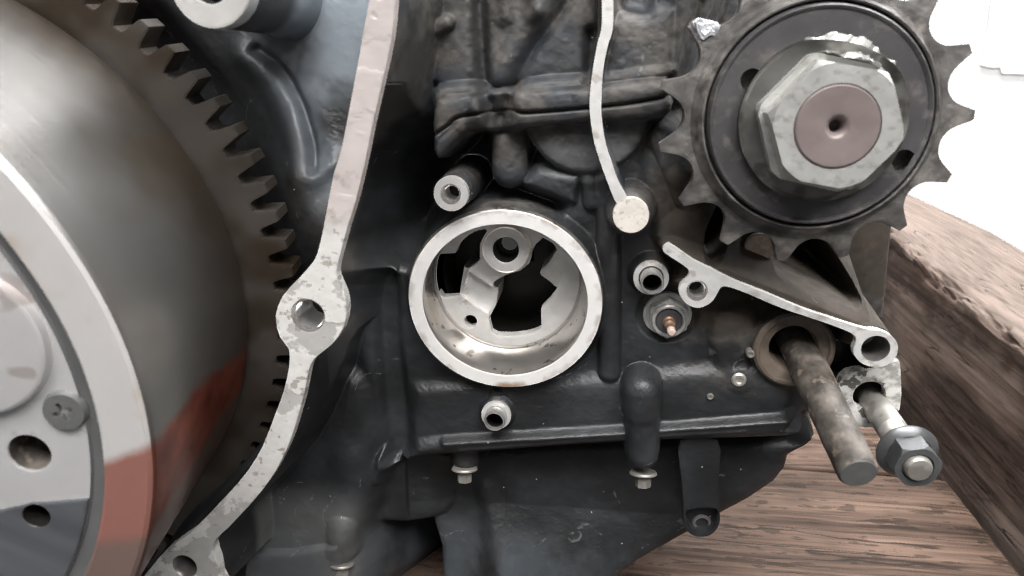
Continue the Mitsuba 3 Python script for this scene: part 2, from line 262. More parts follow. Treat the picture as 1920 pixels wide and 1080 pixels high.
# white panel standing before the wall, with its stepped lower edge
pw = [on_wall(*q) for q in ((1866, -60), (1852, 60), (1839, 122), (1858, 127), (1875, 126), (1879, 138), (1990, 140), (2100, -60))]
pp = np.array(pw) * 1000
pm = slab(pp, -796.3, -797, .1); seam = slab(Polygon(pp).buffer(.5), -796.6, -797.5, .1)
put('white_panel', pm, 'white_wall_paint'); tag('white_panel', 'white panel with a stepped lower edge on the white wall at the right', 'panel')
put('white_panel__seam', seam, 'seam_grey')

# ------------------------------------------------------------------ engine castings: one field of heights, cut into parts
STEP = .45
gx = np.arange(-262, 150, STEP); gz = np.arange(-236, 34, STEP)
X, Z = np.meshgrid(gx, gz); H = np.full(X.shape, -100.0)
def window(P, m):
    a = np.searchsorted(gx, [P[:, 0].min() - m, P[:, 0].max() + m]); b = np.searchsorted(gz, [P[:, 1].min() - m, P[:, 1].max() + m])
    return slice(b[0], b[1]), slice(a[0], a[1])
def sdist(P, x, z):
    d = np.full(x.shape, 1e9); ins = np.zeros(x.shape, bool)
    for i in range(len(P)):
        (ax, az), (bx, bz) = P[i - 1], P[i]
        ex, ez = bx - ax, bz - az; wx, wz = x - ax, z - az
        t = np.clip((wx * ex + wz * ez) / max(ex * ex + ez * ez, 1e-9), 0, 1)
        d = np.minimum(d, (wx - t * ex) ** 2 + (wz - t * ez) ** 2)
        if abs(ez) > 1e-12:
            ins ^= ((az > z) != (bz > z)) & (x < (bx - ax) * (z - az) / (bz - az) + ax)
    return np.where(ins, -1, 1) * np.sqrt(d)
def smax(a, b, k): return np.maximum(a, b) + np.maximum(k - np.abs(a - b), 0) ** 2 / (4 * k)
def smin(a, b, k): return -smax(-a, -b, k)
def rise(P, top, slope=8.0, r=1.2, k=3.0, m=14, hp=None):
    """raise the casting to 'top' inside P; top may be a function of (x, z)"""
    global H
    w = window(P, m); x, z = X[w], Z[w]; sd = sdist(P, x, z)
    t = top(x, z) if callable(top) else top
    H[w] = smax(H[w], t - slope * (sd + np.sqrt(sd * sd + r * r)) / 2 , k)
def sink(P, floor, slope=8.0, r=1.0, k=2.0, m=14):
    global H
    w = window(P, m); x, z = X[w], Z[w]; sd = sdist(P, x, z)
    t = floor(x, z) if callable(floor) else floor
    H[w] = smin(H[w], t + slope * (sd + np.sqrt(sd * sd + r * r)) / 2, k)
def seg_dist(x, z, a, b):
    e = b - a; t = np.clip(((x - a[0]) * e[0] + (z - a[1]) * e[1]) / max(e @ e, 1e-9), 0, 1)
    return np.hypot(x - a[0] - t * e[0], z - a[1] - t * e[1]), t
def ridge(line, r, base, k=2.0, lift=0.0, r2=None):
    """half round bar along a line (world points)"""
    global H
    for a, b in zip(line[:-1], line[1:]):
        P = np.array([a, b]); w = window(P, r + 6); x, z = X[w], Z[w]; d, t = seg_dist(x, z, a, b)
        rr = r if r2 is None else r + (r2 - r) * t
        hh = base + lift + np.where(d < rr, np.sqrt(np.maximum(rr * rr - d * d, 0)), -(d - rr) * 6)
        H[w] = smax(H[w], hh, k)
def groove(line, width, depth):
    global H
    Hn = H.copy()
    for a, b in zip(line[:-1], line[1:]):
        P = np.array([a, b]); w = window(P, width * 3); x, z = X[w], Z[w]; d, _ = seg_dist(x, z, a, b)
        Hn[w] = np.minimum(Hn[w], H[w] - depth * np.exp(-(d / width) ** 2))
    H = Hn

def bump(line, width, height):
    global H
    D2 = np.full(H.shape, 1e9); P = np.asarray(line); w = window(P, width * 3); x, z = X[w], Z[w]; dm = np.full(x.shape, 1e9)
    for a, b in zip(line[:-1], line[1:]): dm = np.minimum(dm, seg_dist(x, z, np.asarray(a), np.asarray(b))[0])
    H[w] += height * np.exp(-(dm / width) ** 2)
C = lambda ps, h, n=4: curve(pts(ps, h), n)
# rear mass of the engine, then the main wall with its right-hand edge
rise(C([(560, -60), (1320, -60), (1500, 60), (1640, 300), (1600, 470), (1500, 700), (1460, 800), (700, 800)], -45, 2), -45, 12, 2)
rise(pts([(1470, 300), (1692, 330), (1688, 400), (1668, 605), (1600, 650), (1560, 500)], -48), -46, 12, 2)
MAIN = [(560, -60), (830, -60), (1245, -40), (1262, 150), (1255, 300), (1300, 420), (1440, 545), (1580, 610), (1640, 640), (1560, 780), (1484, 800), (1482, 836), (1180, 845), (850, 866), (740, 874), (712, 900), (697, 968), (660, 1030), (652, 1120), (300, 1120), (470, 860)]
rise(pts(MAIN, 0), 0, 14, 2.0, 4.0)
# left chamber floor (behind the rotor), lit plate with its bent rib
CH = [(-300, -260), (760, -260), (720, -40), (690, 120), (640, 380), (600, 560), (560, 700), (500, 860), (380, 990), (250, 1130), (-300, 1160)]
rise(pts(CH, 0), -4, 10, 1, 4)
sink(pts([(-300, 300), (250, 60), (420, 260), (560, 430), (560, 600), (520, 700), (480, 820), (330, 1000), (150, 1160), (-300, 1160)], 0), -26, 1.6, 4, 6, 40)
PLATE = [(340, -200), (760, -200), (700, 100), (640, 330), (612, 400), (560, 350), (500, 262), (430, 150), (380, 60)]
rise(C(PLATE, 3), lambda x, z: 2 - (z + 25) * .42 + (x + 100) * .03, 1.0, 6, 8, 30)
rib = curve(pts([(462, 92), (508, 128), (552, 190), (583, 262), (594, 312)], 4), 5, False)
bump(rib - np.array([4.5, 2.2]), 5.0, 3.2)
bump(rib + np.array([5.5, 2.0]), 4.5, 1.2)
bump(rib, 1.7, -3.0)
bump(pts([(598, 332), (632, 306)], 6), 3.2, 2.0)
# the wall that carries the gasket rail
RH = 42.0
rail_l = [(700, -60), (692, 0), (682, 53), (671, 116), (653, 211), (639, 282), (625, 327), (613, 390), (600, 455), (588, 490)]
boss_l = [(560, 522), (530, 555), (516, 592), (524, 632), (541, 655)]
rail_l2 = [(541, 690), (531, 735), (515, 778), (493, 835), (465, 882), (432, 922), (400, 956), (360, 997), (318, 1026), (282, 1066), (262, 1110)]
rail_r2 = [(412, 1110), (412, 1080), (407, 1052), (400, 1028), (406, 1010), (428, 990), (450, 966), (476, 938), (507, 898), (530, 858), (547, 818), (560, 775), (570, 738), (577, 700), (588, 674)]
boss_r = [(620, 648), (642, 618), (650, 580), (644, 548), (632, 520)]
rail_r = [(632, 500), (642, 460), (653, 420), (668, 372), (685, 299), (699, 229), (717, 151), (734, 70), (741, 0), (744, -60)]
RAIL = [*rail_l, *boss_l, *rail_l2, *rail_r2, *boss_r, *rail_r]
RAILW = pts(RAIL, RH)
rise(RAILW, RH - .6, 9.0, .8, 5.0, 24)
rise(pts([(720, -60), (800, -60), (792, 60), (768, 176), (745, 270), (700, 390), (668, 470), (640, 560), (610, 660), (640, 480), (690, 270)], 20), 19, 5, 3, 6, 20)   # bulk on the outside of the wall
# filter housing
RIM = [( -32.5, -80.9), 33.2]
rise(circ((0, 0), 33.6) * [1.018, .968] + RIM[0], 6.6, 3.0, 1.5, 3.0)
sink(C([(792, 345), (835, 290), (900, 268), (985, 268), (1008, 320), (985, 372), (930, 378), (860, 388), (800, 415), (770, 430)], -6, 3), -30, 2.2, 3, 4, 20)
rise(circ((0, 0), 33.6) * [1.018, .968] + RIM[0], 6.6, 7.0, .8, 2.0)
# upper left pillar and lower small bosses
P1 = at(845, 364, 14); rise(circ(P1, 5.9, 40), 13.2, 26, .4, 2.0)
P2 = at(930, 780, 6); rise(circ(P2, 6.3, 40), 5.2, 6, .8, 2.0); ridge([at(930, 740, 2), at(930, 775, 4)], 2.5, 0, 2)
P3 = at(1221, 522, 6); rise(circ(P3, 6.6, 40), 5.2, 6, .8, 3.0)
P4 = at(1252, 590, 0); 
# raised lower band and its ledge, the pipes
rise(pts([(780, 735), (960, 728), (1170, 716), (1475, 690), (1475, 790), (1160, 812), (830, 830), (770, 838)], 3), 3.2, 1.5, 2.0, 4)
rise(C([(694, 900), (706, 868), (742, 848), (800, 834), (960, 824), (1150, 813), (1320, 802), (1478, 790), (1484, 810), (1478, 828), (1180, 838), (860, 860), (760, 870), (716, 892), (700, 920)], 8, 3), 6.5, 3.2, 2.0, 3.0)
bump(curve(pts([(830, 838), (960, 830), (1150, 819), (1478, 796)], 8), 4, False), 1.3, 1.6)
bump(curve(pts([(860, 852), (1150, 831), (1400, 815)], 8), 4, False), .8, .5)
ridge([at(1140, 330, 2), at(1143, 700, 2)], 4.0, 0, 2.0, 0)
ridge([at(1104, 330, 2), at(1110, 380, 2)], 3.0, 0, 3.0, 0)
ridge([at(1204, 735, 8), at(1205, 852, 8)], 5.7, 0, 1.2, 6.5)
ridge([at(1204, 735, 8), at(1205, 775, 8)], 6.6, 0, .5, 6.3)
ridge([at(1203, 738, 6), at(1203, 742, 6)], 7.2, 0, .8, 3.5)
# folds left of the filter housing
sink(C([(712, 560), (738, 520), (745, 640), (757, 740), (762, 832), (738, 846), (722, 740)], 0), -3.5, 1.6, .8, 2.0)
bump(curve(pts([(672, 600), (690, 680), (708, 760), (722, 850)], 2), 4, False), 5.0, 2.6)
rise(C([(440, 1140), (452, 985), (520, 900), (590, 800), (640, 720), (672, 740), (690, 840), (688, 930), (668, 990), (655, 1030), (650, 1140)], 8), 7, 2.0, 3, 5, 20)
rise(pts([(430, 1140), (440, 1030), (560, 1026), (640, 1012), (645, 1140)], 6), 9.5, 6, .8, 1.5)
sink(pts([(395, 1140), (425, 1040), (440, 1030), (452, 1036), (440, 1140)], 8), -10, 6, 1, 2)
ridge([at(644, 985, 6), at(642, 1030, 6)], 6.0, 0, 8.0, .5); bump([at(655, 860, 6), at(643, 1000, 6)], 8.0, 2.5)
# parts above the filter: fold, half disc, flange of the parting line
ridge([at(950, 245, 6), at(953, 322, 2)], 6.2, -4, 4.0, 1.5)
rise(pts([(985, 345), (1075, 380), (1085, 330), (1010, 320)], 3), 3.5, 3, 1, 2)
DC = at(1100, 212, 10); rise(np.vstack([arc_pts(DC, 20.2, 175, 365, 40)]), 5.5, 10, .8, 1.5)
rise(C([(808, 262), (835, 238), (862, 206), (950, 196), (1100, 188), (1245, 172), (1245, 222), (1100, 232), (990, 242), (930, 246), (870, 252), (838, 282), (815, 300)], 13), 12.5, 12, .9, 2.0)
rise(C([(812, 190), (850, 180), (990, 168), (1120, 160), (1250, 148), (1245, 184), (1100, 212), (950, 220), (862, 230), (838, 250), (810, 274)], 14), 12.9, 10, .8, 1.0)
rise(C([(818, 165), (900, 158), (930, 190), (990, 152), (1100, 142), (1255, 120), (1250, 150), (1120, 170), (990, 176), (850, 190), (814, 205)], 10), 9.6, 5, 1.2, 2.0)
groove(curve(pts([(800, 262), (835, 238), (862, 219), (950, 209), (990, 212), (1100, 203), (1170, 196), (1245, 184)], 13), 5, False), .42, 2.6)
sink(C([(915, 190), (945, 185), (955, 215), (945, 250), (925, 245)], 12), 9, 2, 1, 5)
# upper crankcase: flat panels, a crusty groove and shallow ribs
rise(pts([(806, -80), (1120, -80), (1118, 40), (1108, 152), (1000, 158), (925, 165), (830, 175), (806, 150)], 5), 5.5, 5, 1.5, 2)
rise(pts([(1148, 40), (1262, 20), (1258, 140), (1125, 160), (1134, 100)], 8), 8.5, 4, 1.5, 2.5)
gl = curve(pts([(900, -70), (898, 20), (902, 90), (908, 150), (922, 200), (938, 235)], 5), 5, False); bump(gl, 2.3, -3.6)
gd = curve(pts([(1085, -30), (1040, 35), (1000, 90), (968, 150), (945, 215)], 5), 5, False); bump(gd, 2.0, -3.2); bump(gd + np.array([-5.0, 1.5]), 4.0, 2.0)
bump(pts([(1000, -30), (1010, 20)], 5), 4.0, 4.0); bump(pts([(955, -30), (950, 30)], 5), 3.0, 2.5)
bump(pts([(1105, 60), (1104, 150)], 5), 1.6, -4.0)
rise(pts([(1285, -60), (1340, -60), (1300, 60), (1275, 160), (1258, 160), (1262, 60)], 8), 7, 4, 2, 3)
bump(pts([(1318, 0), (1290, 90), (1278, 150)], 6), 1.5, -4.0)
sink(C([(1165, -60), (1240, -60), (1222, 10), (1190, 18), (1165, 5)], 3), -10, 5, 1.5, 3)
ridge([at(806, 58, 8), at(836, 42, 8)], 2.2, 4, 1.0, 3.0)
# long thin rib with its end disc
SH = 14.0
strip = [(1126, -60), (1128, 0), (1128, 50), (1120, 82), (1112, 126), (1106, 176), (1106, 214), (1114, 268), (1129, 315), (1142, 350), (1158, 384), (1178, 378), (1158, 338), (1148, 308), (1136, 271), (1128, 220), (1128, 176), (1131, 132), (1139, 88), (1149, 54), (1150, 0), (1150, -60)]
STRIPW = pts(strip, SH)
rise(STRIPW, SH - .5, 12, .5, 1.5)
E1 = at(1183, 404, SH); rise(circ(E1, 8.2, 48), SH - 1.6, 12, 1.2, 3.0); 
# right-hand casting round the sprocket and the shafts
rise(C([(1215, 290), (1270, 300), (1300, 350), (1300, 400), (1250, 440), (1215, 380)], 4), 3.5, 3, 2, 5)
ridge(pts([(1245, 260), (1275, 330), (1290, 370)], 4), 4.5, 0, 4, 1.5)
rise(C([(1232, 450), (1262, 410), (1310, 392), (1345, 420), (1345, 470), (1300, 480), (1265, 470)], 8), 6.0, 4, 1.5, 4)
ST = 13.0
STR = [(1247, 475), (1244, 466), (1251, 459), (1260, 460), (1300, 487), (1340, 507), (1380, 527), (1429, 546), (1502, 577), (1560, 597), (1600, 610), (1625, 617), (1650, 620), (1672, 630), (1684, 648), (1680, 670), (1664, 685), (1643, 689), (1620, 684), (1604, 670), (1600, 655), (1605, 638), (1594, 624), (1539, 603), (1465, 578), (1404, 552), (1368, 539), (1353, 539), (1345, 551), (1333, 568), (1310, 578), (1287, 570), (1273, 550), (1277, 533), (1290, 521), (1292, 508), (1280, 497)]
STRW = curve(pts(STR, ST), 3)
rise(STRW, ST - .5, 12, .5, 2.0)
# the dirty shelf behind the strip, sloping away upwards
def shelf(x, z):
    a, b = at(1250, 462, ST), at(1640, 622, ST); n = np.array([-(b - a)[1], (b - a)[0]]); n /= np.linalg.norm(n)
    return ST - 1.5 - np.maximum((x - a[0]) * n[0] + (z - a[1]) * n[1], 0) * 2.2
SE = at(1652, 624, ST)
rise(np.vstack([pts([(1252, 472), (1298, 502), (1378, 540), (1500, 590), (1640, 636)], ST), [SE, (SE[0] - .3, SE[1] + 30), (SE[0] - 20, SE[1] + 42), (SE[0] - 70, SE[1] + 50)]]), shelf, 12, 1.0, 2.0, 20)
sink(C([(1462, 504), (1480, 470), (1500, 449), (1529, 440), (1560, 440), (1586, 490), (1609, 562), (1573, 551), (1518, 535)], 0, 3), -60, 40, .6, 1.0)
B1 = at(1425, 465, -3); rise(circ(B1, 5.6, 32), -3.4, 8, .8, 2.0, 10)
sink(C([(1330, 430), (1345, 400), (1375, 405), (1365, 440), (1330, 470)], -2), -30, 16, 1.0, 2.0)
# oil switch pocket and shaft surround
sink(circ(at(1252, 588, 0), 9.6, 48), -4.5, 3, 1.0, 2.0)
rise(C([(1340, 600), (1400, 580), (1420, 620), (1400, 690), (1350, 690)], 2), 2.4, 2, 1.5, 3)
SC = at(1488, 655, 4); rise(circ(SC, 13.8, 64), 4.0, 6, 1.0, 3.0)
sink(circ(SC, 8.0, 48), -30, 14, .5, .8)
rise(circ(at(1387, 715, 3), 4.6, 32), 3.0, 3, 1.0, 2.5)
# lower right lug
LUG = [(1565, 690), (1600, 625), (1680, 640), (1692, 680), (1690, 770), (1660, 800), (1600, 800), (1580, 740)]
rise(pts(LUG, 0), 1.0, 14, 1.5, 2.0, 14)
R2 = at(1642, 654, ST); rise(circ(R2, 6.2, 40), ST - .5, 12, .4, 1.5)
LB = at(1630, 742, 1.5); sink(circ(LB, 5.2, 40), -30, 14, .4, .6)
sink(C([(1570, 660), (1598, 650), (1608, 680), (1590, 712), (1566, 700)], 0), -14, 5, 1, 2)
sink(circ(R2, 4.3, 40), -12, 14, .3, .4)
# sump below the ledge
SUMP = [(690, 860), (1482, 826), (1490, 870), (1462, 920), (1352, 985), (1200, 1052), (1140, 1100), (1100, 1190), (850, 1190), (832, 1080), (805, 979), (692, 974)]
rise(C(SUMP, -12, 2), lambda x, z: -12 + 9 * np.clip((-174 - z) / 30, 0, 1.3), 12, 2.0, 2.5)
rise(C([(690, 860), (825, 860), (838, 900), (830, 975), (692, 974)], -6), -5, 5, 2, 4)
sink(C([(838, 900), (880, 905), (885, 1000), (870, 1100), (838, 1100), (845, 980)], -12), lambda x, z: -14.5 + 9 * np.clip((-174 - z) / 30, 0, 1.3), .5, 6, 8)
ridge([at(870, 835, -2), at(872, 862, -2)], 6.0, -8, 2.0, 3.5)
bump(pts([(905, 930), (925, 1000), (960, 1130)], -8), 4.5, 2.6)
# filter bore: hole through the casting
sink(circ(RIM[0], 30.5), -70, 80, .2, .2)
# cut holes for the rail bosses and pillars
for c, r, fl in ((at(577, 592, RH), 5.2, 15), (at(346, 1062, RH), 4.3, 20), (P1, 3.2, -8), (P2, 3.9, -10), (P3, 4.0, -10), (at(1307, 545, ST), 3.2, -8)):
    sink(circ(c, r, 40), fl, 16, .2, .3)
# casting irregularity
Pn = np.stack([X, H, Z], -1)
H = H + (meshkit.fbm(Pn * .09, 3, 4) - .5) * .7 + (meshkit.fbm(Pn * .5, 3, 9) - .5) * .22
H = H + np.where((X > -45) & (Z > -58), (meshkit.fbm(Pn * .45, 4, 21) - .5) * .55, 0)

# cut the field into parts
def inside(P, x, z): return sdist(np.asarray(P, float), x, z) < 0
keep = H > -84
V = np.stack([X, H, Z], -1)
Xc, Yc, Zc = X / 1000, -H / 1000, Z / 1000
dzx = np.gradient(H, STEP, axis=1); dzz = np.gradient(H, STEP, axis=0)
Nrm = np.stack([-dzx, -np.ones_like(H), -dzz], -1); Nrm /= np.linalg.norm(Nrm, axis=-1, keepdims=True)
part = np.zeros(H.shape, int)
part[inside(pts([(300, -300), (1600, -300), (1420, 175), (1245, 184), (1170, 196), (1100, 203), (990, 212), (950, 209), (862, 219), (835, 238), (800, 262), (760, 262)], 12), X, Z)] = 1
part[inside(pts([(680, 876), (745, 875), (860, 862), (1180, 840), (1500, 828), (1560, 1300), (600, 1300), (655, 1010)], 3), X, Z)] = 2
part[inside(np.vstack([pts([(-800, -500)], 30), pts(rail_r[::-1], RH)[:], pts(boss_r[::-1], RH), pts(rail_r2[::-1], RH), pts([(300, 1500), (-800, 1500)], 30)]), X, Z)] = 3
names = ['engine__crankcase', 'engine__upper_crankcase', 'engine__oil_sump', 'engine__alternator_housing']
iz, ix = np.meshgrid(np.arange(H.shape[0] - 1), np.arange(H.shape[1] - 1), indexing='ij')
ok = keep[:-1, :-1] & keep[1:, :-1] & keep[:-1, 1:] & keep[1:, 1:]
W_ = H.shape[1]; idx = lambda a, b: a * W_ + b
for pi, nm in enumerate(names):
    s = ok & (part[:-1, :-1] == pi); a, b = iz[s], ix[s]
    f = np.concatenate([np.stack([idx(a, b), idx(a, b + 1), idx(a + 1, b + 1)], -1), np.stack([idx(a, b), idx(a + 1, b + 1), idx(a + 1, b)], -1)])
    u, inv = np.unique(f, return_inverse=True)
    v = np.stack([Xc.ravel()[u], Yc.ravel()[u], Zc.ravel()[u]], -1)
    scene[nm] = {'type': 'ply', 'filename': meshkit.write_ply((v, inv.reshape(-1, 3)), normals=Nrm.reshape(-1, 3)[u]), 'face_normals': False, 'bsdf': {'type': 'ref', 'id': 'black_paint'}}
tag('engine', 'dirty black motorcycle engine block with its side covers removed', 'engine')

# ------------------------------------------------------------------ machined faces of the engine
E_ = 'engine__'
bore = lambda c, r, n=48: Polygon(circ(c, r, n))
rb, rb2 = at(577, 592, RH), at(346, 1062, RH)
railp = poly(curve(RAILW, 2)).difference(bore(rb, 5.4)).difference(bore(rb2, 4.5))
def thread(c, r, top, depth, chamfer, mat_='shiny_steel', pitch=.9):
    pr = [(r, top)]; w = top
    while w > top - depth: pr += [(r - .28, w - pitch * .5), (r, w - pitch)]; w -= pitch
    k = put(E_ + 'threaded_bore', lathe(pr, c, 56), mat_, 25)
    put(k + '__floor', lathe([(r, w), (0, w - 1.5)], c, 40), 'dark_bore', 40)
    put(k + '__chamfer', lathe([(chamfer, top + 1.4), (chamfer - .25, top + 1.75), (r, top)], c, 56), 'dark_steel', 40)
k = put(E_ + 'gasket_rail', slab(railp, RH, RH - 4, .35), 'gasket_face', 30); tag(k, 'pale gasket rail with flaking white residue')
thread(rb, 4.75, RH - 1.9, 13, 5.5)
k = put(E_ + 'threaded_bore', lathe([(4.6, RH - .2), (3.6, RH - 1.5), (3.5, RH - 12), (0, RH - 14)], rb2), 'dark_steel', 40)
k = put(E_ + 'gasket_strip', slab(curve(STRIPW, 3), SH, SH - 3, .3), 'scraped_aluminium'); tag(k, 'long thin white gasket strip running up beside the sprocket')
k = put(E_ + 'boss_face', slab(circ(E1, 5.7, 48), SH + .3, SH - 3, .3), 'cast_disc'); tag(k, 'round pale disc at the lower end of the thin strip')
stp = poly(STRW).difference(bore(at(1307, 545, ST), 3.3)).difference(bore(R2, 4.4))
k = put(E_ + 'gasket_strip', slab(stp, ST, ST - 3, .3), 'scraped_aluminium'); tag(k, 'white curved gasket strip with two round bolt eyes')
thread(at(1307, 545, ST), 2.75, ST - 1.6, 7, 3.5, pitch=.7)
k = put(E_ + 'threaded_bore', lathe([(4.5, ST - .1), (4.2, ST - .8), (4.1, ST - 14), (0, ST - 16)], R2), 'dark_steel', 40)
k = put(E_ + 'boss_face', slab(bore(P1, 5.7).difference(bore(P1, 3.3)), 14, 11, .3), 'machined_aluminium')
thread(P1, 2.65, 12.3, 8, 3.5, pitch=.7)
k = put(E_ + 'boss_face', slab(bore(P2, 5.5).difference(bore(P2, 3.9)), 6, 3, .3), 'machined_aluminium')
k = put(E_ + 'dowel_sleeve', lathe([(3.9, 2), (3.75, 10.4), (3.6, 10.7), (3.25, 10.7), (3.1, 10.4), (3.1, 8.5)], P2), 'steel', 40); put(k + '__bore', lathe([(3.1, 8.5), (3.05, -10), (0, -10)], P2), 'dark_bore', 40)
k = put(E_ + 'boss_face', slab(bore(P3, 5.9).difference(bore(P3, 4.2)), 6, 3, .3), 'machined_aluminium')
k = put(E_ + 'dowel_sleeve', lathe([(4.2, 3), (3.8, 3.6), (3.7, 12.0), (3.5, 12.3), (3.2, 12.3), (3.05, 12.0), (3.05, 10)], P3), 'steel', 40); put(k + '__bore', lathe([(3.05, 10), (3.0, -10), (0, -10)], P3), 'dark_bore', 40)
k = put(E_ + 'boss_face', slab(circ(B1, 5.0, 40), -2.6, -6, .4), 'rusty_disc'); tag(k, 'rusty brown boss under the sprocket')
# oil pressure switch in its pocket
S0 = at(1252, 592, -3)
k = put(E_ + 'oil_pressure_switch', lathe([(8.6, -6), (8.6, -3.8), (8.2, -3.4), (6.0, -3.4), (6.0, -6)], S0), 'machined_aluminium'); tag(k, 'small oil pressure switch with a brown terminal')
hexa = lambda c, r, a0=0: np.array([[c[0] + r * math.cos(math.radians(a0 + 60 * i)), c[1] + r * math.sin(math.radians(a0 + 60 * i))] for i in range(6)])
put(E_ + 'oil_pressure_switch__hexagon', slab(hexa(S0, 7.4, 30), 1.0, -5, .5), 'nut_zinc')
put(E_ + 'oil_pressure_switch__cap', lathe([(5.9, 0), (5.9, 3.0), (5.5, 3.4), (4.9, 3.4), (4.6, 2.6), (4.4, 2.2), (0, 2.2)], S0), 'nut_zinc', 35)
put(E_ + 'oil_pressure_switch__insulator', lathe([(4.5, 2.3), (4.2, 3.0), (1.9, 3.3), (0, 3.3)], S0), 'damper_rubber', 35)
put(E_ + 'oil_pressure_switch__terminal', lathe([(2.2, 3), (2.2, 4.4), (1.7, 4.8), (1.6, 6), (1.9, 6.4), (1.9, 7.4), (1.4, 8.0), (1.3, 11.5), (0, 11.6)], S0), 'brass_brown', 35)
put(E_ + 'oil_pressure_switch__terminal_tip', lathe([(0, 11.5), (1.4, 11.6), (1.45, 13.6), (1.0, 14.2), (0, 14.3)], S0), 'pale_tip', 40)
# white boss on the left edge of the picture top
B0 = at(392, -32, 46)
k = put(E_ + 'boss_face', slab(bore(B0, 11.6).difference(bore(B0, 5.2)), 46, 40, .6), 'machined_aluminium'); tag(k, 'round white boss at the top left beside the gear')
put(E_ + 'boss_pillar', lathe([(14.5, -6), (12.4, 4), (11.4, 40), (11.4, 45.4), (5.0, 45.4), (5.0, 10), (0, 10)], B0), 'black_paint', 40)

# filter housing with its bore, shelf, windows and central boss
c0 = RIM[0]
FZ = -8.0
c1 = at(951, 522, FZ)
def loft(profile, n=160):
    m = lathe(profile, (0, 0), n); v = np.array(m.vertices); t = np.clip((8 - v[:, 2]) / (8 - FZ), 0, 1.1)[:, None]
    v[:, :2] = v[:, :2] * (np.array([1.018, .968]) * (1 - t) + t) + c0 * (1 - t) + c1 * t
    return trimesh.Trimesh(v, m.faces, process=False)
c0 = np.array(c0)
k = put(E_ + 'filter_housing', loft([(33.5, 6.2), (33.4, 6.9), (33.0, 7.7), (32.4, 8.0), (28.6, 8.0), (28.0, 7.8), (27.6, 6.6), (27.4, 2.0), (27.0, -4), (26.8, -6.2), (27.2, -6.4), (27.2, -7.3), (26.7, -7.4), (26.4, -8.2), (26.2, -8.4)]), 'bore_aluminium', 30); tag(k, 'round bright aluminium oil filter housing')
k = put(E_ + 'filter_housing__rim', slab(poly((circ((0, 0), 33.0, 128)) * [1.018, .968] + c0).difference(poly(circ((0, 0), 28.2, 128) * [1.018, .968] + c0)), 8.3, 6, .35), 'rim_aluminium')
bc = at(948, 469, -2.5)
def rp(ps, h, r=.9): return Polygon(pts(ps, h)).buffer(-r).buffer(2 * r).buffer(-r)
win = [rp([(824, 477), (854, 475), (859, 462), (866, 452), (880, 440), (896, 432), (916, 428), (905, 447), (900, 458), (900, 487), (890, 497), (878, 504), (872, 528), (868, 556), (829, 558), (821, 546), (817, 530), (816, 505), (818, 488)], FZ, .6),
       rp([(925, 530), (936, 522), (949, 515), (976, 507), (993, 493), (996, 469), (1006, 456), (1018, 446), (1037, 457), (1048, 474), (1053, 490), (1055, 510), (1050, 530), (1042, 548), (1030, 564), (1014, 580), (1015, 617), (1000, 624), (984, 628), (958, 631), (932, 630), (921, 624), (917, 608), (915, 592), (918, 571)], FZ, .6),
       rp([(877, 508), (924, 540), (922, 566), (916, 589), (890, 574), (867, 556)], FZ, .3)]
wins = unary_union(win)
shelfp = bore(c1, 26.4, 128).difference(wins).difference(bore(bc, 8)).difference(bore(at(882, 603, FZ), 2.4))
k = put(E_ + 'filter_housing__shelf', slab(shelfp, FZ, FZ - 5, .5), 'machined_aluminium', 35)
put(E_ + 'filter_housing__centre_boss', lathe([(9.2, -22), (8.9, -10), (8.5, -4), (8.3, -2.8), (7.9, -2.5), (5.0, -2.5), (4.6, -3.0), (4.5, -14), (0, -15)], bc, 72), 'machined_aluminium', 35)
put(E_ + 'filter_housing__boss_step', slab(bore(bc, 12.6, 72).difference(bore(bc, 8.2)).difference(wins.buffer(-.02)), FZ + .6, FZ - 8, .5), 'machined_aluminium', 35)
put(E_ + 'filter_housing__centre_bore', lathe([(4.6, -2.9), (4.4, -3.3), (4.35, -13.5), (3.0, -13.6), (2.8, -20), (0, -20)], bc, 48), 'dark_bore', 40)
put(E_ + 'filter_housing__inner_wall', lathe([(25, -14), (25, -38), (0, -38)], c1, 96), 'dark_bore', 40)
put(E_ + 'filter_housing__pump_shaft', lathe([(0, 0), (5.5, 0), (5.5, -24), (0, -24)], (0, 0), 48), 'dark_bore', 40, frame_to(w3(975, 490, -24), [0.05, -.25, -1.0]))
arm = curve(pts([(1012, 512), (1030, 492), (1046, 468), (1058, 476), (1062, 506), (1052, 536), (1044, 540), (1030, 528)], -12), 4)
put(E_ + 'filter_housing__web', slab(arm, -12, -28, .8), 'machined_aluminium', 35)
arm2 = pts([(870, 500), (905, 522), (934, 540), (930, 572), (917, 596), (860, 560)], -11.5)
put(E_ + 'filter_housing__web', slab(arm2, -11.0, -30, .8), 'machined_aluminium', 35)

# sump bolts
def sump_bolt(px, py, h, r=2.9):
    o = w3(px, py, h); fr = frame_to(o, [0.02, -.26, -1.0])
    k = put(E_ + 'sump_bolt', lathe([(0, -.5), (r * 1.6, -.8), (r * 1.72, -.3), (r * 1.72, .1), (r * 1.5, .5), (0, .5)], (0, 0), 40), 'bolt_head', 35, fr)
    m = slab(hexa((0, 0), r, 15), 5.0, .9, .6); put(k + '__hex_head', m, 'bolt_head', 25, fr)
for q in ((871, 880, 1), (1206, 888, 7), (641, 1058, 6)): sump_bolt(*q)
